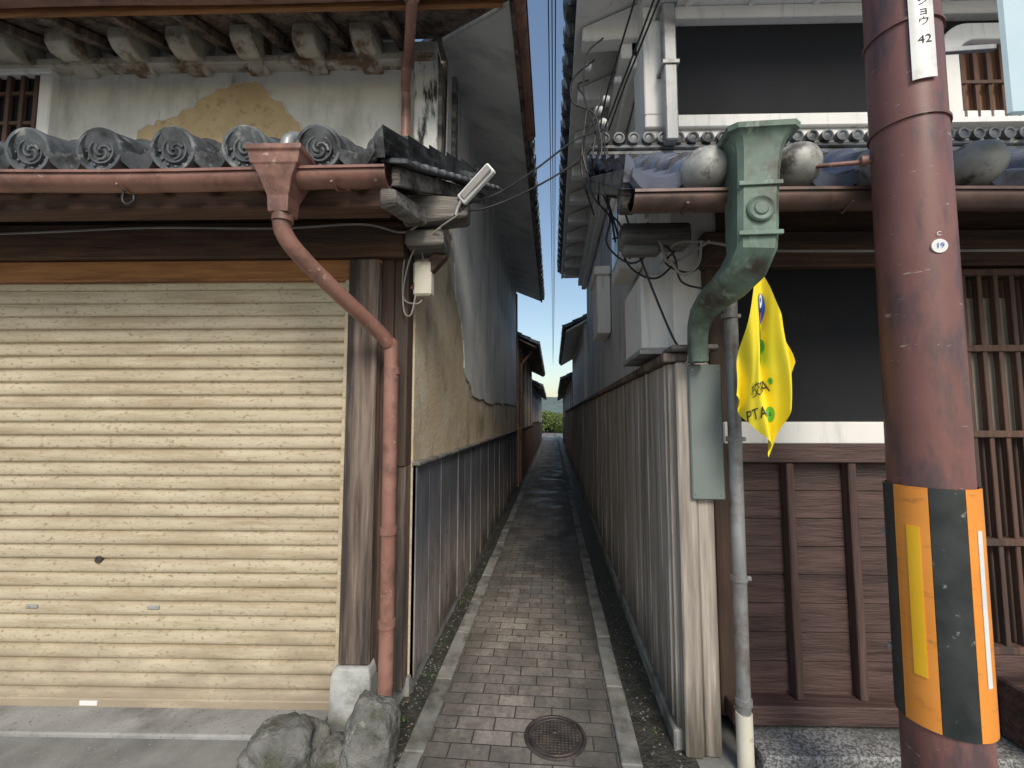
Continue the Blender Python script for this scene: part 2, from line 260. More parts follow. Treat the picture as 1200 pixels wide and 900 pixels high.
def roof(name,O,U,Vv,W,L,pitch,m,par,lim=None,r=.085,step=.24,disc=True,xf=True,capmat=None,dome=False,phase=.5,low=False,u0=0):
    O=Vector(O);U=Vector(U).normalized();Vv=Vector(Vv).normalized();N=U.cross(Vv).normalized()
    if N.z<0:N=-N
    ds=[0,.25,.5,.75,.92,1] if not low else [0,.6,1]
    half=[]
    for d in ds: half.append((d*r,math.sqrt(max(0,r*r-(d*r)**2))*.95+.02))
    pw=pitch/2-r
    for q in ((.5,1) if not low else (1,)): half.append((r+pw*q,.035*(1-q)**1.5-.005))
    prof=sorted([(-a,h) for a,h in half if a>0]+half)
    us=[]; ncol=int(W/pitch)+2; cents=[]
    for c in range(-1,ncol):
        cu=(c+phase)*pitch+u0
        cents.append(cu)
        for a,h in prof[:-1]: us.append((cu+a,h))
    us=[(u,h) for u,h in us if -.001<=u<=W+.001]
    us=[(0,us[0][1])]+us+[(W,us[-1][1])]
    rows=[];ns=int(math.ceil(L/step))
    for k in range(ns):
        rows.append((k*step,.022)); rows.append((min(L,(k+1)*step)-.002,0))
    vs=[];fs=[];nu=len(us)
    def P(u,v,h):
        wob=.008*noise.noise(Vector((u*2.3,v*3.1,O.z)))
        if lim:
            a,b=lim(v); u=min(max(u,a),b)
        return O+U*u+Vv*v+N*(h+wob)
    for (u,h) in us: vs.append(P(u,-.0,.022-.045+min(h,.02)))
    for v,hh in rows:
        for (u,h) in us: vs.append(P(u,v,h+hh))
    R=len(rows)+1
    for i in range(R-1):
        for j in range(nu-1):
            fs.append((i*nu+j,i*nu+j+1,(i+1)*nu+j+1,(i+1)*nu+j))
    k=len(vs)
    vs+= [P(0,0,-.03),P(W,0,-.03),P(W,L,-.03),P(0,L,-.03)]; fs.append((k,k+1,k+2,k+3))
    o=mk(name,vs,fs,m,par,smooth=True,xf=xf,auto=35,recalc=False)
    if disc:
        hd=Vector((-Vv.x,-Vv.y,0)).normalized(); items=[]
        a,b=(0,W) if not lim else lim(0)
        for cu in cents:
            if a-.01<=cu<=b+.01: items.append((O+U*(cu+random.uniform(-.006,.006))+N*(.035+random.uniform(-.006,.006)),hd+Vector((random.uniform(-.06,.06),random.uniform(-.06,.06),-.08+random.uniform(-.05,.05)))))
        R_=r+.012
        if dome:
            prof2=[(r*.9,-.05),(R_*.98,-.03),(R_*1.08,0),(R_*1.08,.02),(R_*1.0,.055),(R_*.8,.09),(R_*.5,.112),(R_*.2,.12),(.001,.121)]
        else:
            prof2=[(r,-.06),(R_,-.05),(R_,.014),(R_*.97,.024),(R_*.84,.024),(R_*.79,.000),(R_*.58,-.002),(R_*.55,.014),(R_*.48,.014),(R_*.44,-.002),(.001,-.002)]
        lathes(name+'_end_caps',prof2,items,capmat or m,par,n=(12 if low else 32),xf=xf)
        if not dome and not low:
            bead=[];sw=[]
            for c,ax in items:
                ax=Vector(ax).normalized(); up=(Vector((0,0,1))-ax*ax.z).normalized(); sd_=ax.cross(up); ph=random.random()*2
                for q in range(12):
                    th=q*.5236; bead.append((Vector(c)+sd_*math.cos(th)*R_*.69+up*math.sin(th)*R_*.69,ax))
                for q in range(3):
                    sw.append([Vector(c)+ax*.004+(sd_*math.cos(ph+q*2.094+t)+up*math.sin(ph+q*2.094+t))*R_*(.12+.26*t/2.6) for t in (0,.5,1,1.5,2.0,2.6)])
            lathes(name+'_cap_beads',[(.0075,0),(.0065,.008),(.001,.011)],bead,m,par,n=8,xf=xf)
            tubes(name+'_cap_swirls',sw,.0085,m,par,n=6,xf=xf)
        vs=[];fs=[]
        for i in range(len(cents)-1):
            c0=cents[i]+r*.8;c1=cents[i+1]-r*.8
            if c0<a or c1>b: continue
            kk=len(vs);n=8
            for q in range(n+1):
                t=q/n;u=c0+(c1-c0)*t;s=4*t*(1-t)
                top=O+U*u+N*(.045-.045*s); bot=O+U*u+N*(.005-.075*s)
                for w in (top,bot):
                    vs.append(w+hd*.03); vs.append(w-hd*.02)
            for q in range(n):
                A=kk+q*4;B=A+4
                fs+= [(A,B,B+2,A+2),(A+1,A+3,B+3,B+1),(A,A+1,B+1,B),(A+2,B+2,B+3,A+3)]
            fs+=[(kk,kk+2,kk+3,kk+1),(kk+n*4,kk+n*4+1,kk+n*4+3,kk+n*4+2)]
        if vs: mk(name+'_pan_fronts',vs,fs,m,par,smooth=True,xf=xf,auto=40)
    return o
def poly_yz(name,x,pts,th,m,par,bevel=.003):
    n=len(pts);vs=[(x,y,z) for y,z in pts]+[(x+th,y,z) for y,z in pts]
    fs=[tuple(range(n)),tuple(range(n,2*n))]+[(i,(i+1)%n,n+(i+1)%n,n+i) for i in range(n)]
    return mk(name,vs,fs,m,par,bevel=bevel)
def poly_xz(name,y,pts,th,m,par,bevel=.003):
    n=len(pts);vs=[(x,y,z) for x,z in pts]+[(x,y-th,z) for x,z in pts]
    fs=[tuple(range(n)),tuple(range(n,2*n))]+[(i,(i+1)%n,n+(i+1)%n,n+i) for i in range(n)]
    return mk(name,vs,fs,m,par,bevel=bevel)
def jag(pts,amp,sub=5,closed=True):
    out=[]
    for i in range(len(pts) if closed else len(pts)-1):
        a=Vector((*pts[i],0));b=Vector((*pts[(i+1)%len(pts)],0))
        for k in range(sub):
            p=a.lerp(b,k/sub); out.append((p.x+random.uniform(-amp,amp),p.y+random.uniform(-amp,amp)))
    return out
def sheet(name,pts,z,m):
    return mk(name,[(x,y,z) for x,y in pts],[tuple(range(len(pts)))],m)
# ---------------- ground
sheet('ground',[(-300,-300),(300,-300),(300,300),(-300,300)],-.02,m_street)
sheet('alley_pavement',[(-.63,-3),(.30,-3),(.30,46),(-.63,46)],.004,m_pav)
sheet('street_pavement',[(-9,-6),(9,-6),(9,2.6),(-9,2.6)],-.008,m_street)
def strips(name,x0,x1,z,L,m,gap=.006,y0=-.2,y1=40,h=.1):
    l=[];y=y0
    while y<y1:
        dz=random.uniform(-.004,.004);dx=random.uniform(-.003,.003); l.append((x0+max(dx,0),x1+dx,y,y+L-gap,z-h,z+dz)); y+=L
    return boxes(name,l,m,None,bevel=.006)
strips('kerb',.302,.40,.022,.6,m_kerb)
strips('kerb',-.73,-.632,.010,.6,m_kerb)
sheet('gutter_channel',[(.40,1.5),(.66,1.5),(.66,40),(.40,40)],.0,m_dirt)
sheet('gutter_channel',[(-.87,1.9),(-.73,1.9),(-.73,40),(-.87,40)],.0,m_dirt)
def gravel(name,rng,n):
    vs=[];fs=[]
    for i in range(n):
        x=random.uniform(rng[0],rng[1]);y=rng[2]+(rng[3]-rng[2])*random.random()**2;s=random.uniform(.003,.009)
        k=len(vs);q=random.uniform(0,6)
        for j in range(5): vs.append((x+s*math.cos(q+j*1.257)*random.uniform(.7,1.2),y+s*math.sin(q+j*1.257),.0))
        vs.append((x,y,s*.9)); fs+=[(k+j,k+(j+1)%5,k+5) for j in range(5)]
    return mk(name,vs,fs,m_stone)
gravel('gravel',(-.85,-.73,1.9,8),500)
gravel('gravel',(.41,.6,1.8,9),350)
def litter(name,spots):
    vs=[];fs=[]
    for (x,y,s) in spots:
        k=len(vs);q=random.uniform(0,6);z=.012
        for j in range(6): vs.append((x+s*math.cos(q+j*1.047)*(1 if j%3 else 1.6),y+s*.8*math.sin(q+j*1.047),z+random.uniform(0,.008)))
        fs.append(tuple(k+j for j in range(6)))
    return mk(name,vs,fs,mat('dry_leaf',[(.3,(.09,.055,.03)),(.7,(.2,.13,.07))],20,rough=.8,bs=0))
litter('leaf_litter',[(random.choice([random.uniform(.30,.58),random.uniform(-.84,-.66),random.uniform(-.6,.3)]),1.8+random.random()**1.6*8,random.uniform(.004,.010)) for i in range(110)])
def weeds(name,spots,m):
    vs=[];fs=[]
    for (x,y,s,n) in spots:
        for i in range(n):
            a=random.uniform(0,6.28);l=s*random.uniform(.5,1.2);w=s*.12;k=len(vs)
            bx=x+random.uniform(-s,s)*.5;by=y+random.uniform(-s,s)*.8
            dx,dy=math.cos(a),math.sin(a)
            vs+=[(bx-dy*w,by+dx*w,0),(bx+dy*w,by-dx*w,0),(bx+dx*l*.4+dy*w*.7,by+dy*l*.4-dx*w*.7,l*.6),(bx+dx*l*.4-dy*w*.7,by+dy*l*.4+dx*w*.7,l*.6),(bx+dx*l*.9,by+dy*l*.9,l*.75)]
            fs+=[(k,k+1,k+2,k+3),(k+3,k+2,k+4)]
    return mk(name,vs,fs,m,recalc=False)
m_leaf=mat('weed_leaf',[(.3,(.04,.09,.015)),(.7,(.12,.2,.04))],20,rough=.6,bs=0)
weeds('weeds',[(.50+random.random()*.08,1.9+random.random()**1.5*6,random.uniform(.012,.03),14) for i in range(18)]+[(-.80,2.3+random.random()*5,.02,10) for i in range(8)]+[(.31,2.0+.2*i,.008,10) for i in range(5)],m_leaf)
# manhole
mh=empty('manhole_cover')
lathes('lid',[(.135,-.03),(.135,.008),(.132,.012),(.120,.012),(.118,.009),(.001,.009)],[((0.0,2.36,.004),(0,0,1))],m_iron,mh,n=48)
lathes('frame_ring',[(.139,-.03),(.139,.009),(.142,.013),(.153,.013),(.155,.009),(.155,-.03)],[((0.0,2.36,.004),(0,0,1))],m_iron,mh,n=48)
l=[]
for i in range(-6,7):
    for j in range(-6,7):
        x=i*.018;y=j*.018
        if .03<(x*x+y*y)**.5<.110: 
            s=.006; l.append((x-s,x+s,2.36+y-s,2.36+y+s,.010,.0165))
boxes('tread_studs',l,m_iron,mh,bevel=.001)
lathes('centre_badge',[(.03,.005),(.028,.012),(.02,.012),(.018,.009),(.001,.009)],[((0,2.36,.006),(0,0,1))],m_iron,mh,n=24)
# ---------------- LEFT BUILDING
LB=empty('plaster_townhouse')
xw=-.85
boxes('side_wall',[(-6,xw,2.66,3.45,.1,3.25),(-6,xw,3.45,10.2,.1,4.60)],m_clay,LB,.0)
pts=[(3.40,4.6),(3.36,3.7)]+jag([(3.40,3.4),(3.6,3.05),(3.8,2.65),(4.05,2.45),(4.2,2.05),(4.6,1.86),(6,1.78),(8,1.86)],.035,6,False)+[(10.19,1.88),(10.19,4.6)]
poly_yz('side_plaster_coat',xw,pts,.014,m_plG,LB)
l=[];y=2.66
while y<10.2:
    w=.30; o=random.uniform(0,.005); l.append((xw,xw+.018+o,y,y+w-.003,.06+random.uniform(0,.02),1.31)); y+=w
boxes('side_boarding',l,m_lb,LB,.002)
l=[(xw,xw+.027,y_,y_+.016,.08,1.31) for y_ in [2.66+.6*i for i in range(13)]]
boxes('side_battens',l,m_lb,LB,.002)
lathes('side_nails',[(.005,0),(.004,.004),(.001,.005)],[((xw+.021,2.74+.15*i,z+random.uniform(-.01,.01)),(1,0,0)) for i in range(26) for z in (.3,.72,1.15)],m_iron,LB,n=6)
boxes('side_cap_rail',[(xw,xw+.05,2.64,10.2,1.313,1.335)],m_wgreyx,LB)
boxes('side_footing',[(xw-.1,xw+.01,2.62,10.2,-.05,.1)],m_conc,LB)
CUR[0]=ML
vs=[];fs=[];x0,x1=-4.6,-1.175;ys=2.50
prof=[];z=.03;p=.0775
while z<2.46:
    for a,b in ((0,.004),(.003,-.009),(.008,-.0125),(.024,-.0145),(.048,-.0135),(.062,-.010),(.068,.005)): prof.append((z+a,ys+b))
    z+=p
NX=24
for i in range(NX+1):
    x=x0+(x1-x0)*i/NX
    for zz,y in prof: vs.append((x,y+.004*noise.noise(Vector((x*1.3,zz*2.5,0))),zz+.002*noise.noise(Vector((x*.9,zz*1.5,5)))))
n=len(prof); fs=[(k*n+i,k*n+i+1,(k+1)*n+i+1,(k+1)*n+i) for k in range(NX) for i in range(n-1)]
SH=empty('roller_shutter')
mk('slats',vs,fs,m_shut,SH,smooth=True,auto=50)
boxes('bottom_rail',[(x0,x1,2.475,2.51,.0,.055)],m_shut,SH,.006)
lathes('lock_plate',[(.020,0),(.020,.008),(.012,.008),(.010,.003),(.001,.003)],[((-2.58,2.487,.80),(0,-1,0))],m_iron,SH,n=20)
boxes('finger_pulls',[(-2.98,-2.91,2.477,2.49,.53,.55),(-2.28,-2.21,2.477,2.49,.53,.55)],m_conc,SH,.004)
boxes('maker_label',[(-2.62,-2.52,2.470,2.476,.02,.045)],m_white,SH,.001)
boxes('guide_channel',[(-1.20,-1.172,2.455,2.50,.02,2.4)],m_shut,SH,.002)
boxes('corner_post',[(-1.17,-1.0,2.42,2.62,.27,2.52)],m_wpost,LB,.012)
boxes('inner_post',[(-1.0,-.93,2.50,2.62,.2,2.6)],m_wdarkz,LB,.005)
boxes('corner_trim',[(-.93,-.85,2.52,2.66,1.32,2.9)],m_wdarkz,LB,.005)
boxes('corner_board',[(-.93,-.85,2.53,2.66,.08,1.32)],m_wpost,LB,.005)
loft('post_base_stone',[(-1.09,2.50,-.05,.23,.24),(-1.09,2.50,.22,.215,.22),(-1.09,2.5,.27,.19,.19)],m_base,LB,.015)
boxes('header_beam',[(-6,-1.0,2.47,2.62,2.40,2.53)],m_worange,LB,.006)
boxes('upper_beam',[(-6,-.86,2.44,2.62,2.535,2.75),(-6,-.86,2.5,2.62,2.75,3.0)],m_wdarkx,LB,.01)
boxes('header_edge_strip',[(-6,-1.0,2.455,2.47,2.40,2.418)],m_worange,LB,.003)
boxes('eave_beam',[(-6,-.84,2.02,2.14,2.62,2.74)],m_wdarkx,LB,.01)
l=[]
for i in range(22):
    x=-.95-i*.24
    l.append([(x-.03,1.98,2.69),(x+.03,1.98,2.69),(x+.03,3.2,3.20),(x-.03,3.2,3.20),(x-.03,1.98,2.75),(x+.03,1.98,2.75),(x+.03,3.2,3.26),(x-.03,3.2,3.26)])
boxes('pent_rafters',l,m_wdarkz,LB,.004)
boxes('projecting_beam',[[(-.84,2.33,2.68),(-.48,2.33,2.72),(-.48,2.48,2.72),(-.84,2.48,2.68),(-.84,2.33,2.86),(-.47,2.33,2.83),(-.47,2.48,2.83),(-.84,2.48,2.86)],(-.84,-.62,2.38,2.62,2.58,2.675),[(-.86,1.98,2.60),(-.78,1.98,2.62),(-.70,2.33,2.66),(-.80,2.33,2.66),(-.86,1.98,2.70),(-.78,1.98,2.70),(-.70,2.33,2.76),(-.80,2.33,2.76)]],m_wgreyx,LB,.012)
boxes('verge_board',[[(-.80,1.97,2.70),(-.76,1.97,2.70),(-.45,3.2,3.22),(-.50,3.2,3.22),(-.80,1.97,2.80),(-.76,1.97,2.80),(-.45,3.2,3.30),(-.50,3.2,3.30)]],m_wgreyx,LB,.006)
boxes('knee_brace',[[(-.84,2.50,2.36),(-.80,2.50,2.36),(-.62,2.50,2.56),(-.70,2.50,2.58),(-.84,2.57,2.36),(-.80,2.57,2.36),(-.62,2.57,2.56),(-.70,2.57,2.58)]],m_wdarkx,LB,.004)
kk=math.sqrt(1+.42**2)
roof('pent_roof_tiles',(-6.0,1.88,2.795),(1,0,0),(0,1,.42),6.0,1.5,.335,m_tile,LB,lim=lambda v:(0,5.20+ .26*v/kk),phase=.5,u0=-.29,r=.094)
e0=Vector((-.86,1.93,2.85));e1=Vector((-.47,3.25,3.42));n=9
P=[]
for i in range(n):
    a=e0.lerp(e1,i/n);b=e0.lerp(e1,(i+1.06)/n);P.append([a+Vector((0,0,.012)),b])
tubes('verge_roll_tiles',P,.05,m_tile,LB,n=14)
l=[]
for i in range(14):
    a=e0.lerp(e1,i/14);b=e0.lerp(e1,(i+1.1)/14)
    l.append([a+Vector((.02,0,-.055)),a+Vector((.15,0,-.065)),b+Vector((.15,0,-.075)),b+Vector((.02,0,-.065)),a+Vector((.02,0,-.025)),a+Vector((.15,0,-.035)),b+Vector((.15,0,-.055)),b+Vector((.02,0,-.045))])
boxes('verge_lower_tiles',l,m_tile,LB,.006)
halfgutter('lower_gutter',(-6,1.84,2.685),(-.77,1.84,2.68),.056,m_cop,LB)
tubes('gutter_brackets',[[(x,1.78,2.625),(x,1.84,2.615),(x,1.98,2.69)] for x in (-4.2,-3.3,-1.95,-1.0)],.006,m_cop,LB,n=6)
tubes('gutter_hook',[[(-1.95,1.82,2.63),(-1.955,1.82,2.57),(-1.93,1.82,2.55),(-1.905,1.82,2.565),(-1.905,1.82,2.59)]],.006,m_wire,LB,n=8,spline=True)
DP=empty('rain_hopper_and_downpipe')
loft('hopper',[(-1.24,1.84,2.50,.088,.09),(-1.24,1.84,2.57,.095,.10),(-1.24,1.84,2.65,.15,.15),(-1.24,1.84,2.69,.19,.17),(-1.24,1.84,2.695,.21,.18),(-1.24,1.84,2.74,.225,.19),(-1.24,1.84,2.75,.245,.21),(-1.24,1.84,2.772,.245,.21)],m_cop,DP,.006)
tubes('downpipe',[[(-1.24,1.84,2.52),(-1.24,1.85,2.43),(-1.19,1.92,2.34),(-1.08,2.10,2.21),(-.96,2.28,2.08),(-.905,2.35,2.0),(-.895,2.36,1.93),(-.893,2.37,1.0),(-.893,2.37,.10)]],.039,m_cop,DP,n=16,spline=True)
lathes('pipe_collars',[(.040,-.02),(.045,-.02),(.045,.02),(.040,.02)],[((-.893,2.37,z),(0,0,1)) for z in (1.86,1.0,.52)]+[((-1.24,1.84,2.49),(0,0,1))],m_cop,DP)
tubes('overflow_elbow',[[(-1.24,1.86,2.76),(-1.24,1.86,2.85),(-1.22,1.90,2.895),(-1.18,2.0,2.90)]],.032,m_pipeg,DP,n=14,spline=True)
boxes('upper_front_wall',[(-6.2,-.86,3.3,3.5,2.9,4.64)],m_plL,LB,.0)
boxes('upper_corner_pilaster',[(-1.02,-.83,3.22,3.42,3.3,4.5)],m_plMould,LB,.01)
boxes('upper_corner_boards',[(-.83,-.80,3.24,3.5,3.3,4.4)],m_wgreyx,LB,.004)
pp=jag([(-3.32,3.5),(-3.25,3.93),(-2.95,4.04),(-2.62,4.27),(-2.33,4.33),(-2.12,4.14),(-1.93,3.9),(-1.9,3.5)],.02,6)
poly_xz('exposed_clay_patch',3.3,pp,.006,m_clay2,LB)
tubes('broken_plaster_rim',[[(x,3.293,z) for x,z in pp]+[(pp[0][0],3.293,pp[0][1])]],.006,m_plL,LB,n=6)
WX0,WX1,WZ0,WZ1=-5.6,-4.05,3.55,4.36
boxes('window_surround',[(WX0,WX1+.1,3.22,3.31,WZ1,WZ1+.08),(WX1,WX1+.1,3.23,3.31,WZ0,WZ1),(WX0,WX1+.1,3.2,3.31,WZ0-.06,WZ0)],m_plW,LB,.01)
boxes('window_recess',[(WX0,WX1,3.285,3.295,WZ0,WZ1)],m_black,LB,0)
boxes('window_bars',[(WX1-.05-i*.115,WX1-.015-i*.115,3.24,3.275,WZ0,WZ1) for i in range(14)]+[(WX0,WX1,3.25,3.285,z,z+.03) for z in (3.7,3.95,4.2)],m_lat,LB,.003)
boxes('upper_soffit',[[(-6.2,2.70,4.40),(-.25,2.70,4.40),(-.84,3.3,4.66),(-6.2,3.3,4.66),(-6.2,2.70,4.43),(-.25,2.70,4.43),(-.84,3.3,4.70),(-6.2,3.3,4.70)]],m_wpost,LB,.0)
m_brk=mat('crumbling_rafter_plaster',[(.3,(.38,.34,.27)),(.7,(.60,.57,.50))],5,rough=.9,bs=.8,bscale=18,bd=.02,dirt=(.20,.13,.08),dscale=4,dlo=.50,dhi=.60)
vs=[];fs=[]
for i in range(12):
    x=-1.35-i*.47+random.uniform(-.02,.02); a=random.uniform(-.02,.02); w=.085
    pr=[(3.0,4.58),(3.0,4.45+a),(3.05,4.40+a),(3.14,4.38),(3.20,4.42),(3.26,4.36),(3.31,4.36),(3.31,4.66)]
    k=len(vs)
    for xx in (x-w,x+w): vs+=[(xx+random.uniform(-.01,.01),y,z) for y,z in pr]
    n=len(pr); fs.append(tuple(k+j for j in range(n)));fs.append(tuple(k+n+j for j in range(n)))
    fs+=[(k+j,k+(j+1)%n,k+n+(j+1)%n,k+n+j) for j in range(n)]
mk('rafter_brackets',vs,fs,m_brk,LB,bevel=.018,seg=2)
boxes('wall_plate',[(-6.2,-.86,3.2,3.31,4.40,4.47)],m_brk,LB,.01)
l=[]
for i in range(12):
    x=-1.12-i*.47; l.append([(x-.04,2.72,4.33),(x+.04,2.72,4.33),(x+.04,3.3,4.56),(x-.04,3.3,4.56),(x-.04,2.72,4.39),(x+.04,2.72,4.39),(x+.04,3.3,4.64),(x-.04,3.3,4.64)])
boxes('eave_rafters',l,m_wpost,LB,.006)
boxes('eave_fascia',[(-6.2,-.3,2.68,2.715,4.33,4.41)],m_worange,LB,.006)
halfgutter('upper_gutter',(-6.2,2.60,4.38),(-.22,2.60,4.37),.06,m_cop,LB)
tubes('upper_downpipe',[[(-.885,2.60,4.36),(-.885,2.61,4.28),(-.96,2.85,4.22),(-1.05,3.1,4.12),(-1.06,3.16,4.0),(-1.06,3.16,3.25)]],.036,m_cop,DP,n=14,spline=True)
lathes('upper_outlet_funnel',[(.04,-.06),(.07,.02),(.07,.05),(.04,.05)],[((-.885,2.60,4.33),(0,0,1))],m_cop,DP,n=16)
roof('upper_front_tiles',(-6.2,2.64,4.46),(1,0,0),(0,1,.5),6.0,3,.30,m_tile,LB,lim=lambda v:(0,5.98-v*.894),low=True)
CUR[0]=I4
ex=-.25
boxes('side_soffit',[[(ex,2.75,4.36),(ex,10.4,4.36),(xw-.02,10.4,4.62),(xw-.02,3.3,4.62),(ex,2.75,4.40),(ex,10.4,4.40),(xw-.02,10.4,4.67),(xw-.02,3.3,4.67)]],m_plG,LB,.0)
boxes('side_fascia',[(ex-.02,ex+.015,2.72,10.4,4.34,4.42)],m_wpost,LB,.004)
halfgutter('side_gutter',(ex+.045,2.7,4.38),(ex+.045,4.2,4.38),.045,m_cop,LB)
roof('side_roof_tiles',(ex+.03,2.72,4.46),(0,1,0),(-1,0,.5),7.7,3.2,.28,m_tile,LB,lim=lambda v:(v*.894,7.7),r=.07)
boxes('roof_core',[(-6,-3.0,5.6,8,4.6,5.8)],m_plL,LB,0)
boxes('side_hanging_beam',[(xw,xw+.05,3.50,3.60,3.5,4.5)],m_wgreyx,LB,.006)
boxes('rear_post',[(xw,xw+.04,10.12,10.24,.1,4.5)],m_wpost,LB,.005)
def rock(name,c,s,seed):
    bm=bmesh.new(); bmesh.ops.create_icosphere(bm,subdivisions=5,radius=1)
    for v in bm.verts:
        n=v.co.normalized(); d=1+.30*noise.noise(n*1.3+Vector((seed,0,0)))+.10*noise.noise(n*4+Vector((seed,3,0)))+.04*noise.noise(n*11)+.02*noise.noise(n*30)
        q=n*d; q=Vector((math.copysign(abs(q.x)**.85,q.x),math.copysign(abs(q.y)**.85,q.y),math.copysign(abs(q.z)**.8,q.z)))
        v.co=Vector((c[0]+q.x*s[0],c[1]+q.y*s[1],c[2]+q.z*s[2]))
    me=bpy.data.meshes.new(name); bm.to_mesh(me); bm.free()
    for p in me.polygons:p.use_smooth=True
    me.materials.append(m_stone); o=bpy.data.objects.new(name,me); sc.collection.objects.link(o)
rock('boulder',(-.86,2.12,.10),(.12,.12,.19),1.3)
rock('boulder',(-1.26,2.10,.02),(.18,.15,.155),5.1)
rock('boulder',(-1.05,2.16,.0),(.08,.09,.07),8.7)
CUR[0]=ML
boxes('shutter_apron',[(-6,-1.22,2.27,2.60,-.1,.012)],m_conc,None,.008)
CUR[0]=I4
SL=empty('security_light')
a=Vector((-.50,2.34,2.80));b=Vector((-.32,2.28,2.95))
def obox(p,q,w,h,up):
    p=Vector(p);q=Vector(q);d=(q-p).normalized();up=Vector(up);u=(up-d*up.dot(d)).normalized();s=d.cross(u)
    r=[]
    for P_ in (-h/2,h/2):
        r+=[p-s*w/2+u*P_,p+s*w/2+u*P_,q+s*w/2+u*P_,q-s*w/2+u*P_]
    return r
boxes('housing',[obox(a,b,.075,.035,(0,-1,.3))],m_white,SL,.008)
boxes('diffuser',[obox(a+Vector((.01,-.024,.01)),b+Vector((-.01,-.024,-.01)),.045,.012,(0,-1,.3))],m_wireg,SL,.004)
boxes('bracket_plate',[obox(a+Vector((-.05,.02,-.04)),a+Vector((.02,.02,.03)),.09,.012,(0,-1,.3))],m_wire,SL,.003)
tubes('arm',[[(-.53,2.34,2.72),(-.52,2.34,2.76),(-.49,2.34,2.82)]],.011,m_pipeg,SL,n=8)
WB=empty('junction_box')
boxes('box_body',[(-.82,-.71,2.50,2.58,2.32,2.53)],m_cream,WB,.012)
tubes('box_cables',[[(-.77,2.56,2.32),(-.79,2.5,2.27),(-.87,2.5,2.3),(-.88,2.5,2.45),(-.86,2.5,2.62)],[(-.77,2.56,2.52),(-.76,2.5,2.6),(-.66,2.40,2.66),(-.5,2.32,2.72)],[(-.80,2.50,2.32),(-.82,2.48,2.2),(-.86,2.48,2.22),(-.87,2.49,2.38),(-.80,2.46,2.58),(-.62,2.36,2.66)]],.005,m_wireg,WB,n=6,spline=True)
CUR[0]=ML
tubes('eave_cable',[[(-6,2.43,2.70),(-3.5,2.42,2.68),(-2.4,2.42,2.71),(-1.6,2.42,2.70),(-1.1,2.42,2.72),(-.85,2.4,2.66),(-.7,2.33,2.72)]],.007,m_wireg,LB,n=6,spline=True)
CUR[0]=I4
# ---------------- RIGHT BUILDING
RB=empty('black_and_white_townhouse')
boxes('side_wall',[(.68,5.5,2.72,3.2,.1,3.1),(.70,5.5,3.28,9.0,.1,4.7)],m_plG,RB,0)
FE=empty('board_fence')
l=[];y=2.36
while y<22:
    w=random.choice((.10,.12,.15)); o=random.uniform(0,.008); l.append((.60-o,.63,y,y+w-.004,.10+random.uniform(-.03,.02),1.88)); y+=w
boxes('boards',l,m_fence,FE,.002)
boxes('battens',[(.585,.60,y_,y_+.018,.12,1.88) for y_ in [2.4+.46*i for i in range(42)]],m_fence,FE,.003)
boxes('cap_rail',[(.56,.68,2.30,22,1.885,1.93)],m_wpost,FE,.006)
boxes('footing',[(.575,.68,2.34,22,-.05,.09)],m_kerb,FE,.01)
boxes('end_post',[(.615,.70,2.285,2.40,.0,1.88),(.703,.785,2.30,2.42,.0,1.88)],m_fence,FE,.008)
boxes('end_cap',[(.59,.82,2.25,2.45,1.935,1.965)],m_wgreyx,FE,.008)
boxes('core',[(.631,.679,2.42,22,.05,1.885)],m_wdarkz,FE,0)
NB=empty('notice_board')
boxes('panel',[(.672,.828,2.262,2.282,1.205,1.865)],m_panel,NB,.006)
tubes('screws',[[(x,2.258,z),(x,2.27,z)] for x in (.69,.81) for z in (1.23,1.84)],.005,m_pipeg,NB,n=8)
CUR[0]=MR
boxes('front_ground_wall',[(.68,5.5,2.52,2.72,.1,3.05)],m_plW,RB,0)
boxes('charcoal_wall_panel',[(.93,2.0,2.495,2.52,1.585,2.42)],m_black,RB,.0)
boxes('pale_sill_band',[(.90,2.0,2.44,2.52,1.465,1.58)],m_plW,RB,.006)
boxes('beam_over_front',[(.83,5.5,2.44,2.6,2.42,2.62)],m_wdarkx,RB,.01)
boxes('shadow_board_under_eave',[(.93,5.5,2.50,2.52,2.622,2.86)],m_wdarkx,RB,.002)
boxes('corner_frame_post',[(.84,.93,2.45,2.6,.1,2.42)],m_wdarkz,RB,.006)
boxes('dado_panels',[(.93,2.02,2.47,2.52,.2,1.46)],m_dado,RB,0)
boxes('dado_panel_boards',[(.99,1.195,2.462,2.475,.22+i*.143,.22+i*.143+.139) for i in range(8)]+[(1.24,1.51,2.462,2.475,.22+i*.143,.22+i*.143+.139) for i in range(8)]+[(1.56,1.95,2.462,2.475,.22+i*.143,.22+i*.143+.139) for i in range(8)],m_dado,RB,.002)
boxes('dado_stiles',[(.93,.985,2.42,2.48,.2,1.37),(1.20,1.238,2.41,2.48,.2,1.37),(1.515,1.555,2.41,2.48,.2,1.37),(1.96,2.08,2.38,2.5,.2,2.42)],m_dadoz,RB,.005)
boxes('dado_rails',[(.93,2.0,2.40,2.48,1.37,1.463),(.86,3.6,2.36,2.5,.11,.2)],m_dado,RB,.006)
boxes('threshold_stone',[(.92,3.6,2.2,2.5,-.05,.085)],m_granite,RB,.01)
boxes('drain_slab',[(.86,3.6,1.95,2.17,-.05,.01)],m_dirt,RB,.01)
DR=empty('lattice_door')
boxes('screen',[(2.08,3.6,2.50,2.515,.2,2.42)],m_inner3,DR,0)
boxes('paper_panels',[(2.2,2.5,2.49,2.498,1.5,2.25),(2.62,3.0,2.49,2.498,1.3,2.25)],m_inner,DR,0)
boxes('bars',[(2.1+i*.085,2.125+i*.085,2.44,2.475,.45,2.38) for i in range(18)],m_lat,DR,.003)
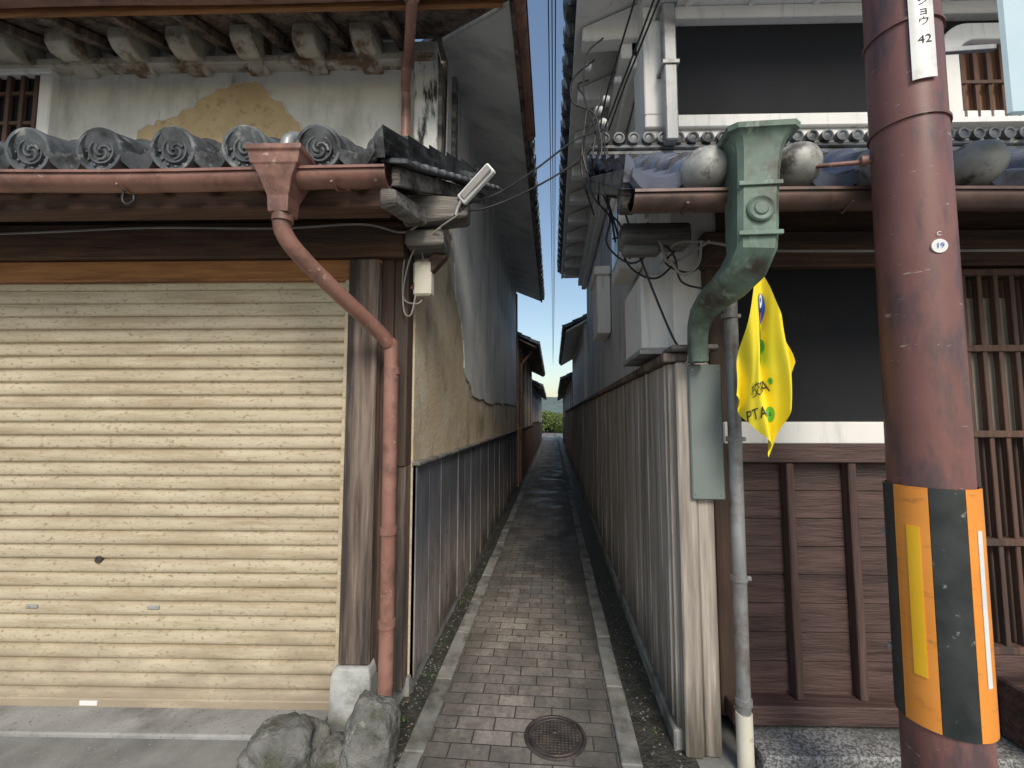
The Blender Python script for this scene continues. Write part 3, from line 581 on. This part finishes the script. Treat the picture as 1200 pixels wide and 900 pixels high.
boxes('rails',[(2.08,3.6,2.43,2.485,z,z+.035) for z in (.42,.95,1.5,1.95,2.36)],m_lat,DR,.003)
boxes('kick_board',[(2.08,3.6,2.42,2.49,.2,.42)],m_dado,DR,.004)
boxes('door_step',[(2.12,3.4,2.0,2.36,.086,.36)],m_dado,DR,.01)
boxes('pent_soffit',[[(.34,1.98,2.56),(5.5,1.98,2.56),(5.5,2.6,2.90),(.34,2.6,2.90),(.34,1.98,2.59),(5.5,1.98,2.59),(5.5,2.6,2.93),(.34,2.6,2.93)]],m_wdarkx,RB,0)
boxes('pent_rafters',[[(x-.03,1.98,2.505),(x+.03,1.98,2.505),(x+.03,2.6,2.84),(x-.03,2.6,2.84),(x-.03,1.98,2.56),(x+.03,1.98,2.56),(x+.03,2.6,2.895),(x-.03,2.6,2.895)] for x in [.45+.3*i for i in range(15)]],m_wdarkz,RB,.004)
boxes('pent_beam_ends',[(.36,.72,2.32,2.44,2.50,2.62),(.28,.36,1.98,2.08,2.54,2.72),(.36,.55,2.30,2.36,2.44,2.50)],m_wgreyx,RB,.012)
boxes('pent_verge_board',[[(.28,1.96,2.58),(.32,1.96,2.58),(.32,3.1,3.18),(.28,3.1,3.18),(.28,1.96,2.70),(.32,1.96,2.70),(.32,3.1,3.30),(.28,3.1,3.30)]],m_wgreyx,RB,.006)
roof('pent_roof_tiles',(.27,1.90,2.61),(1,0,0),(0,1,.61),5.2,1.40,.365,m_tileb,RB,capmat=m_silver,dome=True,r=.076,u0=.335,phase=0)
boxes('ridge_courses',[(.30,5.5,2.98,3.1,3.30+i*.045,3.30+i*.045+.038) for i in range(4)],m_tile,RB,.01)
lathes('ridge_small_caps',[(.04,-.03),(.04,.01),(.028,.012),(.02,.004),(.001,.006)],[((.40+i*.1,2.97,3.505),(0,-1,0)) for i in range(48)],m_tile,RB,n=14)
halfgutter('pent_gutter',(.29,1.85,2.505),(5.5,1.85,2.495),.056,m_copd,RB)
tubes('gutter_straps',[[(x,1.79,2.46),(x,1.85,2.44),(x,1.97,2.54)] for x in (.5,1.15,2.2,2.9)],.006,m_copd,RB,n=6)
boxes('upper_front_wall',[(.70,5.5,3.1,3.3,3.0,4.8)],m_plW,RB,0)
boxes('upper_charcoal_panel',[(.90,5.5,3.085,3.1,3.72,4.42)],m_black,RB,0)
boxes('upper_sill',[(.70,5.5,3.03,3.1,3.62,3.715),(.70,5.5,3.06,3.1,3.56,3.62)],m_plW,RB,.008)
boxes('upper_lintel',[(.70,5.5,3.02,3.1,4.425,4.52),(.70,5.5,2.92,3.1,4.522,4.60)],m_plW,RB,.008)
boxes('upper_pilaster',[(.70,.895,3.03,3.1,3.715,4.425)],m_plW,RB,.008)
boxes('rain_box_pipe',[(.80,.885,2.90,2.98,3.45,4.9)],m_pipeg,RB,.008)
boxes('pipe_clip',[(.785,.90,2.89,3.04,3.98,4.01),(.785,.90,2.89,3.04,4.42,4.45)],m_pipeg,RB,.003)
boxes('upper_soffit',[[(.17,2.45,4.56),(5.5,2.45,4.56),(5.5,3.1,4.70),(.17,3.1,4.70),(.17,2.45,4.60),(5.5,2.45,4.60),(5.5,3.1,4.76),(.17,3.1,4.76)]],m_plW,RB,0)
boxes('upper_brackets',[[(x-.06,2.55,4.48),(x+.06,2.55,4.48),(x+.06,3.1,4.56),(x-.06,3.1,4.50),(x-.06,2.55,4.58),(x+.06,2.55,4.58),(x+.06,3.1,4.70),(x-.06,3.1,4.70)] for x in [1.05+.45*i for i in range(10)]],m_plW,RB,.012)
roof('upper_front_tiles',(.15,2.42,4.66),(1,0,0),(0,1,.5),5.4,3,.30,m_tileb,RB,low=True,lim=lambda v:(v*.894,5.4))
def rr(x0,x1,z0,z1,r,n=8):
    p=[(x0,z0),(x1,z0)]
    for i in range(n+1):
        t=math.pi/2*i/n; p.append((x1-r+r*math.cos(t),z1-r+r*math.sin(t)))
    for i in range(n+1):
        t=math.pi/2*i/n; p.append((x0+r-r*math.sin(t),z1-r+r*math.cos(t)))
    return p
AW=empty('arched_lattice_window')
o_=rr(2.72,4.0,3.60,4.32,.2);i_=rr(2.84,3.88,3.64,4.20,.12)
n=len(o_);vs=[(x,2.99,z) for x,z in o_]+[(x,2.99,z) for x,z in i_]+[(x,3.1,z) for x,z in o_]+[(x,3.1,z) for x,z in i_];fs=[]
for i in range(n):
    j=(i+1)%n; fs+=[(i,j,n+j,n+i),(i,2*n+i,2*n+j,j),(n+i,n+j,3*n+j,3*n+i)]
mk('frame',vs,fs,m_plW,AW,bevel=.006)
poly_xz('back',3.08,i_,.004,m_inner2,AW,0)
boxes('bars',[(2.88+.09*i,2.905+.09*i,3.03,3.06,3.64,4.19) for i in range(11)]+[(2.85,3.87,3.02,3.03,3.9,3.925)],m_lat,AW,.002)
CUR[0]=I4
GH=empty('copper_rain_hopper')
def goose(name,pts,m,par):
    P=[Vector(p[:3]) for p in pts];vs=[];fs=[]
    for i,p in enumerate(P):
        t=(P[min(i+1,len(P)-1)]-P[max(i-1,0)]).normalized()
        if pts[i][4]>.149: t=Vector((0,0,-1))
        a=Vector((0,1,0)); b=(a-t*a.dot(t)).normalized(); s=t.cross(b).normalized()
        w,d=pts[i][3]/2,pts[i][4]/2; c=.22
        for (u,v) in ((-1,-1+c),(-1+c,-1),(1-c,-1),(1,-1+c),(1,1-c),(1-c,1),(-1+c,1),(-1,1-c)):
            vs.append(p+s*u*w+b*v*d)
    for i in range(len(P)-1):
        for j in range(8): fs.append((i*8+j,i*8+(j+1)%8,i*8+8+(j+1)%8,i*8+8+j))
    fs.append(tuple(range(8)));k=8*(len(P)-1);fs.append(tuple(range(k,k+8)))
    return mk(name,vs,fs,m,par,smooth=True,auto=30)
sub=[(.80,1.76,2.705,.265,.22),(.80,1.76,2.685,.26,.215),(.798,1.76,2.678,.225,.20),(.794,1.76,2.65,.187,.18),(.79,1.76,2.61,.165,.165),(.785,1.76,2.54,.155,.16),(.778,1.76,2.43,.150,.155),(.775,1.76,2.33,.150,.150),(.774,1.765,2.26,.148,.145),(.768,1.80,2.21,.143,.135),(.748,1.88,2.17,.135,.12),(.727,1.98,2.145,.12,.11),(.711,2.08,2.12,.105,.10),(.703,2.15,2.085,.092,.09),(.701,2.19,2.04,.085,.08),(.701,2.205,1.99,.08,.075),(.701,2.205,1.87,.08,.075)]
goose('body',sub,m_green,GH)
lathes('boss',[(.05,-.02),(.05,.010),(.044,.016),(.036,.010),(.028,.010),(.022,.016),(.001,.017)],[((.777,1.684,2.38),(0,-1,0))],m_green,GH)
boxes('straps',[(.70,.86,1.672,1.682,2.47,2.488),(.695,.855,1.676,1.686,2.28,2.298)],m_green,GH,.002)
boxes('side_soffit',[[(.19,2.5,4.52),(.70,3.1,4.72),(.70,9.2,4.72),(.19,9.2,4.52),(.19,2.5,4.57),(.70,3.1,4.77),(.70,9.2,4.77),(.19,9.2,4.57)]],m_plW,RB,0)
boxes('side_eave_brackets',[[(.24,y,4.42),(.69,y,4.42),(.69,y+.13,4.42),(.24,y+.13,4.42),(.24,y,4.53),(.69,y,4.70),(.69,y+.13,4.70),(.24,y+.13,4.53)] for y in [3.15+.62*i for i in range(10)]],m_plW,RB,.012)
boxes('side_cornice',[(.60,.69,3.2,9.0,4.22,4.42),(.53,.69,3.2,9.0,4.30,4.42)],m_plW,RB,.01)
boxes('side_window_hoods',[(.50,.69,3.35,3.9,3.35,3.45),(.52,.69,3.4,3.85,2.75,3.35),(.50,.69,5.2,5.9,3.3,3.4),(.53,.69,5.25,5.85,2.6,3.3)],m_plW,RB,.01)
boxes('side_window_glass',[(.515,.52,3.46,3.79,2.85,3.27)],m_glass,RB,0)
boxes('side_gable_box',[(.52,.80,2.62,3.2,2.0,2.45)],m_plW,RB,.01)
boxes('side_gable_box_underside',[(.50,.82,2.6,3.22,1.968,1.998)],m_pipeg,RB,.003)
roof('side_roof_tiles',(.15,2.45,4.66),(0,1,0),(1,0,.5),6.8,3,.28,m_tile,RB,lim=lambda v:(v*.894,6.8),r=.07)
GP=empty('service_pipe')
tubes('pipe',[[(.865,2.24,.25),(.875,2.24,2.25)]],.031,m_pipeg,GP,n=16)
tubes('lower_sleeve',[[(.865,2.24,-.02),(.865,2.24,.25)]],.036,m_cream,GP,n=16)
lathes('clamps',[(.032,-.012),(.037,-.012),(.037,.012),(.032,.012)],[((.867,2.24,z),(0,0,1)) for z in (.3,.85,1.5,2.1)],m_pipeg,GP)
boxes('clamp_lugs',[(.89,.92,2.23,2.25,z-.01,z+.01) for z in (.85,1.5,2.1)],m_pipeg,GP,.003)
# flag
FL=empty('hanging_flag')
A=Vector((.915,2.02,2.31));B=Vector((1.035,1.98,1.84));C=Vector((.935,2.0,1.43));D=Vector((.79,2.04,1.70))
def S(u,v,off=0):
    p=A*(1-u)*(1-v)+B*u*(1-v)+C*u*v+D*(1-u)*v
    s=(u-v); dd=min(1,(u+v))
    p=p+Vector((0,1,0))*(.040*math.sin(s*8+1)*dd**.6+.012*math.sin(s*19+3*v)*dd)
    p=p+Vector((1,0,0))*(.010*math.sin((u+v)*5+s*4)*dd)
    p=p+Vector((0,-off,0))
    return p
n=44;vs=[];fs=[]
for i in range(n+1):
    for j in range(n+1): vs.append(S(i/n,j/n))
for i in range(n):
    for j in range(n): fs.append((i*(n+1)+j,(i+1)*(n+1)+j,(i+1)*(n+1)+j+1,i*(n+1)+j+1))
mk('cloth',vs,fs,m_flag,FL,smooth=True,recalc=False)
def dec(name,shape,m,off):
    cx=sum(p[0] for p in shape)/len(shape);cy=sum(p[1] for p in shape)/len(shape);vs=[S(cx,cy,off)];fs=[];R=4;n=len(shape)
    for k in range(1,R+1):
        for p in shape: vs.append(S(cx+(p[0]-cx)*k/R,cy+(p[1]-cy)*k/R,off))
    for j in range(n): fs.append((0,1+j,1+(j+1)%n))
    for k in range(R-1):
        for j in range(n): fs.append((1+k*n+j,1+k*n+(j+1)%n,1+(k+1)*n+(j+1)%n,1+(k+1)*n+j))
    mk(name,vs,fs,m,FL,smooth=True,recalc=False)
def circ(cx,cy,r,r2=None,n=20): return [(cx+r*math.cos(6.283*i/n),cy+(r2 or r)*math.sin(6.283*i/n)) for i in range(n)]
dec('print_green_dot',circ(.40,.47,.075,.075),m_fg,.004)
dec('print_green_dot_b',circ(.78,.72,.06,.06),m_fg,.004)
dec('print_green_dot_c',circ(.66,.50,.025,.025),m_fg,.004)
dec('print_green_leaf',circ(.44,.36,.05,.05),m_fg,.004)
dec('print_blue_body',circ(.23,.21,.10,.10),m_fb,.004)
dec('print_blue_ring',circ(.31,.37,.085,.085),m_fb,.004)
dec('print_blue_ring_inner',circ(.31,.37,.052,.052),m_flag,.006)
dec('print_red_body',circ(.25,.26,.035,.035),m_fr,.006)
dec('print_white_face',circ(.20,.17,.045,.045),m_fw,.006)
dec('print_blue_eye',circ(.195,.165,.016,.016),m_fb,.008)
tubes('tie_cord',[[tuple(A),(.89,2.12,2.31),(.877,2.2,2.25)]],.004,m_white,FL,n=6)
def text_mesh(body,size):
    cu=bpy.data.curves.new('t','FONT'); cu.body=body; cu.size=size; cu.align_x='CENTER'; cu.align_y='CENTER'; cu.resolution_u=3
    o=bpy.data.objects.new('t',cu); sc.collection.objects.link(o); bpy.context.view_layer.update()
    me=bpy.data.meshes.new_from_object(o.evaluated_get(bpy.context.evaluated_depsgraph_get()))
    bpy.data.objects.remove(o); vs=[v.co.copy() for v in me.vertices]; fs=[tuple(p.vertices) for p in me.polygons]; return vs,fs
def flagtext(body,size,u,v,ax,ay,name):
    vs,fs=text_mesh(body,size)
    out=[S(u+p.x*ax[0]+p.y*ay[0],v+p.x*ax[1]+p.y*ay[1],.006) for p in vs]
    mk(name,out,fs,m_fk,FL,recalc=False)
flagtext('校PTA',.16,.50,.68,(.75,-.62),(-.55,-.5),'print_text')
flagtext('PTA',.16,.50,.90,(.75,-.62),(-.55,-.5),'print_text_b')
# ---------------- utility pole
UP=empty('utility_pole')
pb=Vector((1.297,1.70,0));pt=Vector((1.325,1.70,3.3)); dirp=(pt-pb).normalized()
prof=[(.119,-.1)]+[(.119-.0006*i,i*.25) for i in range(40)]
lathes('shaft',prof,[(pb,dirp)],m_pole,UP,n=48)
def ringat(z): return pb+dirp*z
lathes('shaft_bands',[(.1,-.005),(.1195,-.005),(.1195,.005),(.1,.005)],[(ringat(z),dirp) for z in (2.66,3.02)],m_pole,UP,n=48)
def wrap(name,a0,a1,z0,z1,R,th,m,par=UP,n=10):
    vs=[];fs=[]
    for i in range(n+1):
        a=rad(a0+(a1-a0)*i/n)
        for (r_,z_) in ((R,z0),(R+th,z0),(R+th,z1),(R,z1)):
            c=ringat(z_); vs.append((c.x+math.sin(a)*r_,c.y-math.cos(a)*r_,z_))
    for i in range(n):
        for j in range(4): fs.append((i*4+j,i*4+(j+1)%4,i*4+4+(j+1)%4,i*4+4+j))
    fs.append((0,1,2,3));fs.append(tuple(n*4+j for j in range(4)))
    return mk(name,vs,fs,m,par,smooth=True,auto=40)
seq=[(-131,-86,'k'),(-86,-40,'o'),(-40,3,'k'),(3,48,'o'),(48,93,'k'),(93,138,'o'),(138,183,'k'),(183,229,'o')]
for a,b,c in seq: wrap('guard_stripe_orange' if c=='o' else 'guard_stripe_black',a+.4,b-.4,.60,1.37,.121,.006,m_or if c=='o' else m_blk)
wrap('guard_tape_yellow',-68,-52,.76,1.24,.1275,.002,m_yel)
wrap('guard_tape_white',17,26,.76,1.24,.1275,.002,m_white)
wrap('number_plate',-28,6,2.78,3.5,.119,.004,m_white)
wrap('guard_bolts',-125,-118,1.18,1.20,.127,.01,m_pipeg);wrap('guard_bolts_b',-125,-118,.78,.80,.127,.01,m_pipeg)
def poletext(body,size,ang,z,R,name,m,vert=False):
    vs,fs=text_mesh(body,size); out=[]
    for p in vs:
        a=rad(ang)+p.x/R; zz=z+p.y; c=ringat(zz); out.append((c.x+math.sin(a)*R,c.y-math.cos(a)*R,zz))
    mk(name,out,fs,m,UP,recalc=False)
for i,ch in enumerate('ゴジョウ'): poletext(ch,.036,-9,3.10-i*.038,.1245,'plate_letter',m_fk)
poletext('42',.042,-9,2.92,.1245,'plate_number',m_fk)
def surf(ang,z,R): 
    c=ringat(z);a=rad(ang);return Vector((c.x+math.sin(a)*R,c.y-math.cos(a)*R,z)),Vector((math.sin(a),-math.cos(a),0))
p,dv=surf(-6,2.18,.112)
lathes('round_tag',[(.024,0),(.024,.006),(.001,.007)],[(p,dv)],m_white,UP,n=24)
poletext('19',.026,-6,2.18,.1215,'tag_number',m_fb)
poletext('C',.02,-6,2.222,.1185,'tag_letter',m_fw)
tubes('stay_rod',[[(1.22,1.74,2.575),(1.04,1.80,2.60)]],.009,m_cop,UP,n=8)
lathes('stay_rod_flange',[(.02,0),(.02,.02),(.001,.02)],[((1.20,1.74,2.58),(-1,.3,0))],m_cop,UP,n=12)
SG=empty('street_sign')
boxes('plate',[(1.63,2.1,1.66,1.68,2.68,3.3)],mat('pale_blue_sign',[(.3,(.45,.6,.66)),(.7,(.52,.66,.72))],4,rough=.4,bs=0),SG,.01)
boxes('bracket',[(1.40,1.63,1.682,1.70,2.95,2.97)],m_pipeg,SG,.002)
# ---------------- cables
CB=empty('overhead_cables')
H=Vector((.36,2.9,3.55))
tubes('service_drops',[
 [(.75,1.2,4.4),(.6,2.0,3.9),(.42,2.75,3.65),H],
 [(.80,1.2,4.45),(.66,2.0,3.98),(.47,2.75,3.72),(.40,3.0,3.6)],
 [(.60,1.4,4.5),(.5,2.1,3.98),(.36,2.8,3.70),(.33,3.0,3.5)],
 [H,(.15,2.7,3.35),(-.1,2.55,3.08),(-.3,2.42,2.88),(-.48,2.38,2.80)],
 [H,(.18,2.8,3.28),(-.1,2.6,3.0),(-.35,2.42,2.80),(-.52,2.38,2.76)],
 [H,(.34,2.7,3.2),(.38,2.45,2.85),(.45,2.35,2.5),(.60,2.32,2.05),(.66,2.3,1.93)],
 [H,(.30,2.8,3.3),(.31,2.6,3.0),(.36,2.5,2.7),(.42,2.45,2.45),(.55,2.4,2.35),(.68,2.42,2.45)],
 [(.36,2.9,4.2),(.24,2.8,4.0),(.22,2.8,3.7),(.30,2.8,3.45),(.33,2.75,3.1),(.4,2.6,2.9)],
 [(.30,3.4,4.3),(.2,3.2,4.1),(.25,3.0,3.8),(.2,2.9,3.3),(.28,2.9,2.95)],
 [(.33,3.2,4.3),(.16,3.0,4.0),(.15,2.9,3.75),(.3,2.85,3.6),(.26,2.75,3.2),(.34,2.6,2.85),(.36,2.5,2.6)],
 [(.40,3.1,4.1),(.35,3.0,3.8),(.38,2.95,3.4),(.30,2.8,3.0),(.40,2.6,2.75),(.44,2.5,2.5)],
 [(.38,3.0,3.9),(.28,2.9,3.6),(.20,2.8,3.4),(.24,2.75,3.15),(.32,2.75,3.3),(.30,2.8,3.55)],
 [(.34,3.0,3.7),(.22,2.85,3.45),(.25,2.7,3.0),(.33,2.5,2.75),(.30,2.4,2.55),(.42,2.35,2.42),(.56,2.32,2.5)],
 [(.68,2.42,2.52),(.60,2.36,2.42),(.72,2.34,2.36),(.85,2.3,2.45),(.95,2.3,2.4)],
 [(.36,2.6,2.66),(.5,2.4,2.60),(.62,2.3,2.45),(.66,2.3,2.3),(.80,2.3,2.25)]],
 .006,m_wire,CB,n=6,spline=True)
tubes('grey_leads',[[(.58,2.38,2.42),(.64,2.3,2.5),(.8,2.3,2.5),(.95,2.3,2.47),(1.2,2.35,2.46),(3,2.5,2.46)],[(.52,2.4,2.66),(.56,2.3,2.5),(.60,2.3,2.4),(.7,2.3,2.44),(.8,2.28,2.5)],[(.6,2.3,2.42),(.66,2.28,2.33),(.74,2.28,2.38),(.76,2.28,2.5)]],.007,m_wireg,CB,n=6,spline=True)
lathes('insulators',[(.012,-.02),(.028,-.015),(.03,.0),(.018,.008),(.028,.016),(.02,.03),(.001,.034)],[((.30,3.3,4.32),(-1,0,.2)),((.36,2.95,3.62),(-.5,-1,0)),((.40,3.1,3.9),(-1,-.3,0)),((.31,2.9,3.3),(-1,-.5,0)),((.34,3.0,3.75),(-1,-.4,0)),((.52,3.3,4.2),(-1,-.2,0))],m_white,CB,n=14)
tubes('line_wires',[[(-.02+.03*i,1.0,5.2+.05*i),(.0+.03*i,12,5.0),(.02,30,5.2)] for i in range(3)],.006,m_wire,CB,n=6,spline=True)
# ---------------- further houses along the alley
def house(name,side,y0,y1,x,z,ov,m1,m2,zb,depth=4.5,tm=m_tile,beams=True):
    e=empty(name);s=side
    def bx(nm,xa,xb,ya,yb,za,zb_,m,bev=.005): boxes(nm,[(min(xa,xb),max(xa,xb),ya,yb,za,zb_)],m,e,bev)
    bx('wall',s*x,s*(x+depth),y0,y1,0,z+.12,m1,0)
    bx('lower_boarding',s*(x-.025),s*(x-.001),y0+.01,y1-.01,.02,zb,m2)
    bx('rail',s*(x-.045),s*(x-.001),y0,y1,zb+.002,zb+.05,m_wpost)
    l=[]
    for i in range(int((y1-y0)/1.8)+1):
        yy=y0+i*1.8; l.append((min(s*(x-.02),s*x),max(s*(x-.02),s*x),yy,yy+.09,zb+.05,z))
    if beams: boxes('posts',l,m_wpost,e,.004)
    xe=x-ov
    boxes('soffit',[[(s*xe,y0-.2,z-.12),(s*xe,y1+.2,z-.12),(s*(x+.1),y1+.2,z+.15),(s*(x+.1),y0-.2,z+.15),(s*xe,y0-.2,z-.08),(s*xe,y1+.2,z-.08),(s*(x+.1),y1+.2,z+.19),(s*(x+.1),y0-.2,z+.19)]],m_wpost if beams else m_plW,e,0)
    W=y1-y0+.4
    roof('roof_tiles',(s*(xe-.03),y0-.2,z-.04),(0,1,0),(s,0,.5),W,2.6,.28,tm,e,low=True,r=.07)
    xr=x+2.2
    mk('gable',[(s*x,y0,z+.1),(s*(x+depth),y0,z+.1),(s*xr,y0,z+1.2)],[(0,1,2)],m1,e)
    return e
house('timber_house',-1,10.5,17.5,.82,3.35,.45,m_clay,m_rust,1.3)
house('timber_house',-1,17.9,26,.84,2.9,.38,m_plG,m_wpost,1.4)
house('timber_house',-1,26.3,34,.87,3.1,.33,m_plW,m_wpost,1.3)
house('white_storehouse',1,9.4,15,.66,3.5,.38,m_plW,m_fence,1.85,beams=False)
house('timber_house',1,15.4,24,.68,2.95,.35,m_plW,m_fence,1.85)
house('timber_house',1,24.3,33,.72,3.0,.33,m_plG,m_wpost,1.6)
tubes('rear_downpipe',[[(-.5,10.6,3.2),(-.75,10.6,2.9),(-.78,10.6,.1)]],.035,m_cop,LB,n=8)
m_fol=mat('foliage',[(.3,(.05,.09,.018)),(.7,(.17,.21,.05))],1.5,rough=.8,bs=0,island=.4)
def foliage(name,items,cnt,sz):
    vs=[];fs=[]
    for (cx,cy,cz,r,h) in items:
        for i in range(cnt):
            p=Vector((random.gauss(0,1),random.gauss(0,1),random.gauss(0,1))).normalized()*(random.random()**.4)
            q=Vector((cx+p.x*r*(1+.3*math.sin(p.z*5)),cy+p.y*r,cz+p.z*h)); a=Vector((random.gauss(0,1),random.gauss(0,1),random.gauss(0,1))).normalized();b=a.orthogonal().normalized();s=sz*random.uniform(.6,1.4)
            k=len(vs);vs+=[q-a*s,q+b*s*.6,q+a*s,q-b*s*.6];fs.append((k,k+1,k+2,k+3))
    return mk(name,vs,fs,m_fol,recalc=False)
foliage('distant_trees',[(random.uniform(-4,4),random.uniform(48,54),random.uniform(.6,1.7),1.6,1.2) for i in range(16)],600,.13)
vs=[];fs=[];n=40
for i in range(n+1):
    x=-120+i*6; h=11+5*noise.noise(Vector((x*.03,2,0)))+2*noise.noise(Vector((x*.12,7,0)))
    vs+=[(x,170,-1),(x,200,h),(x,240,-1)]
for i in range(n):
    k=i*3; fs+=[(k,k+3,k+4,k+1),(k+1,k+4,k+5,k+2)]
m_hill=mat('distant_hill_forest',[(.3,(.10,.14,.13)),(.7,(.17,.21,.19))],.4,rough=1,bs=0)
mk('hill',vs,fs,m_hill,smooth=True)
# ---------------- light and camera
w=bpy.data.worlds.new('World'); sc.world=w; w.use_nodes=True; nt=w.node_tree
bg=nt.nodes['Background']; sky=nt.nodes.new('ShaderNodeTexSky'); sky.sky_type='NISHITA'; sky.sun_disc=False
EL=40; AZ=164   # azimuth clockwise from +Y: sun behind the viewer, slightly right, softened by haze
sky.sun_elevation=rad(EL); sky.sun_rotation=rad(AZ); sky.air_density=1.3; sky.dust_density=1.5; sky.ozone_density=1.0
nt.links.new(sky.outputs[0],bg.inputs[0]); bg.inputs[1].default_value=.15
sd=bpy.data.lights.new('sun','SUN'); sd.energy=2.6; sd.angle=rad(20); sd.color=(1,.93,.82)
so=bpy.data.objects.new('sun',sd); sc.collection.objects.link(so)
v=Vector((math.sin(rad(AZ))*math.cos(rad(EL)),math.cos(rad(AZ))*math.cos(rad(EL)),math.sin(rad(EL))))
so.rotation_euler=(-v).to_track_quat('-Z','Y').to_euler(); so.location=(0,0,10)
cd=bpy.data.cameras.new('camera'); co=bpy.data.objects.new('camera',cd); sc.collection.objects.link(co)
cd.sensor_width=36; cd.lens=15.6; cd.clip_start=.05; cd.clip_end=1500
co.location=(0,0,1.6); co.rotation_euler=(rad(94.4),0,rad(5.27)); sc.camera=co
sc.view_settings.view_transform='Standard'; sc.view_settings.look='None'; sc.view_settings.exposure=0; sc.view_settings.gamma=1
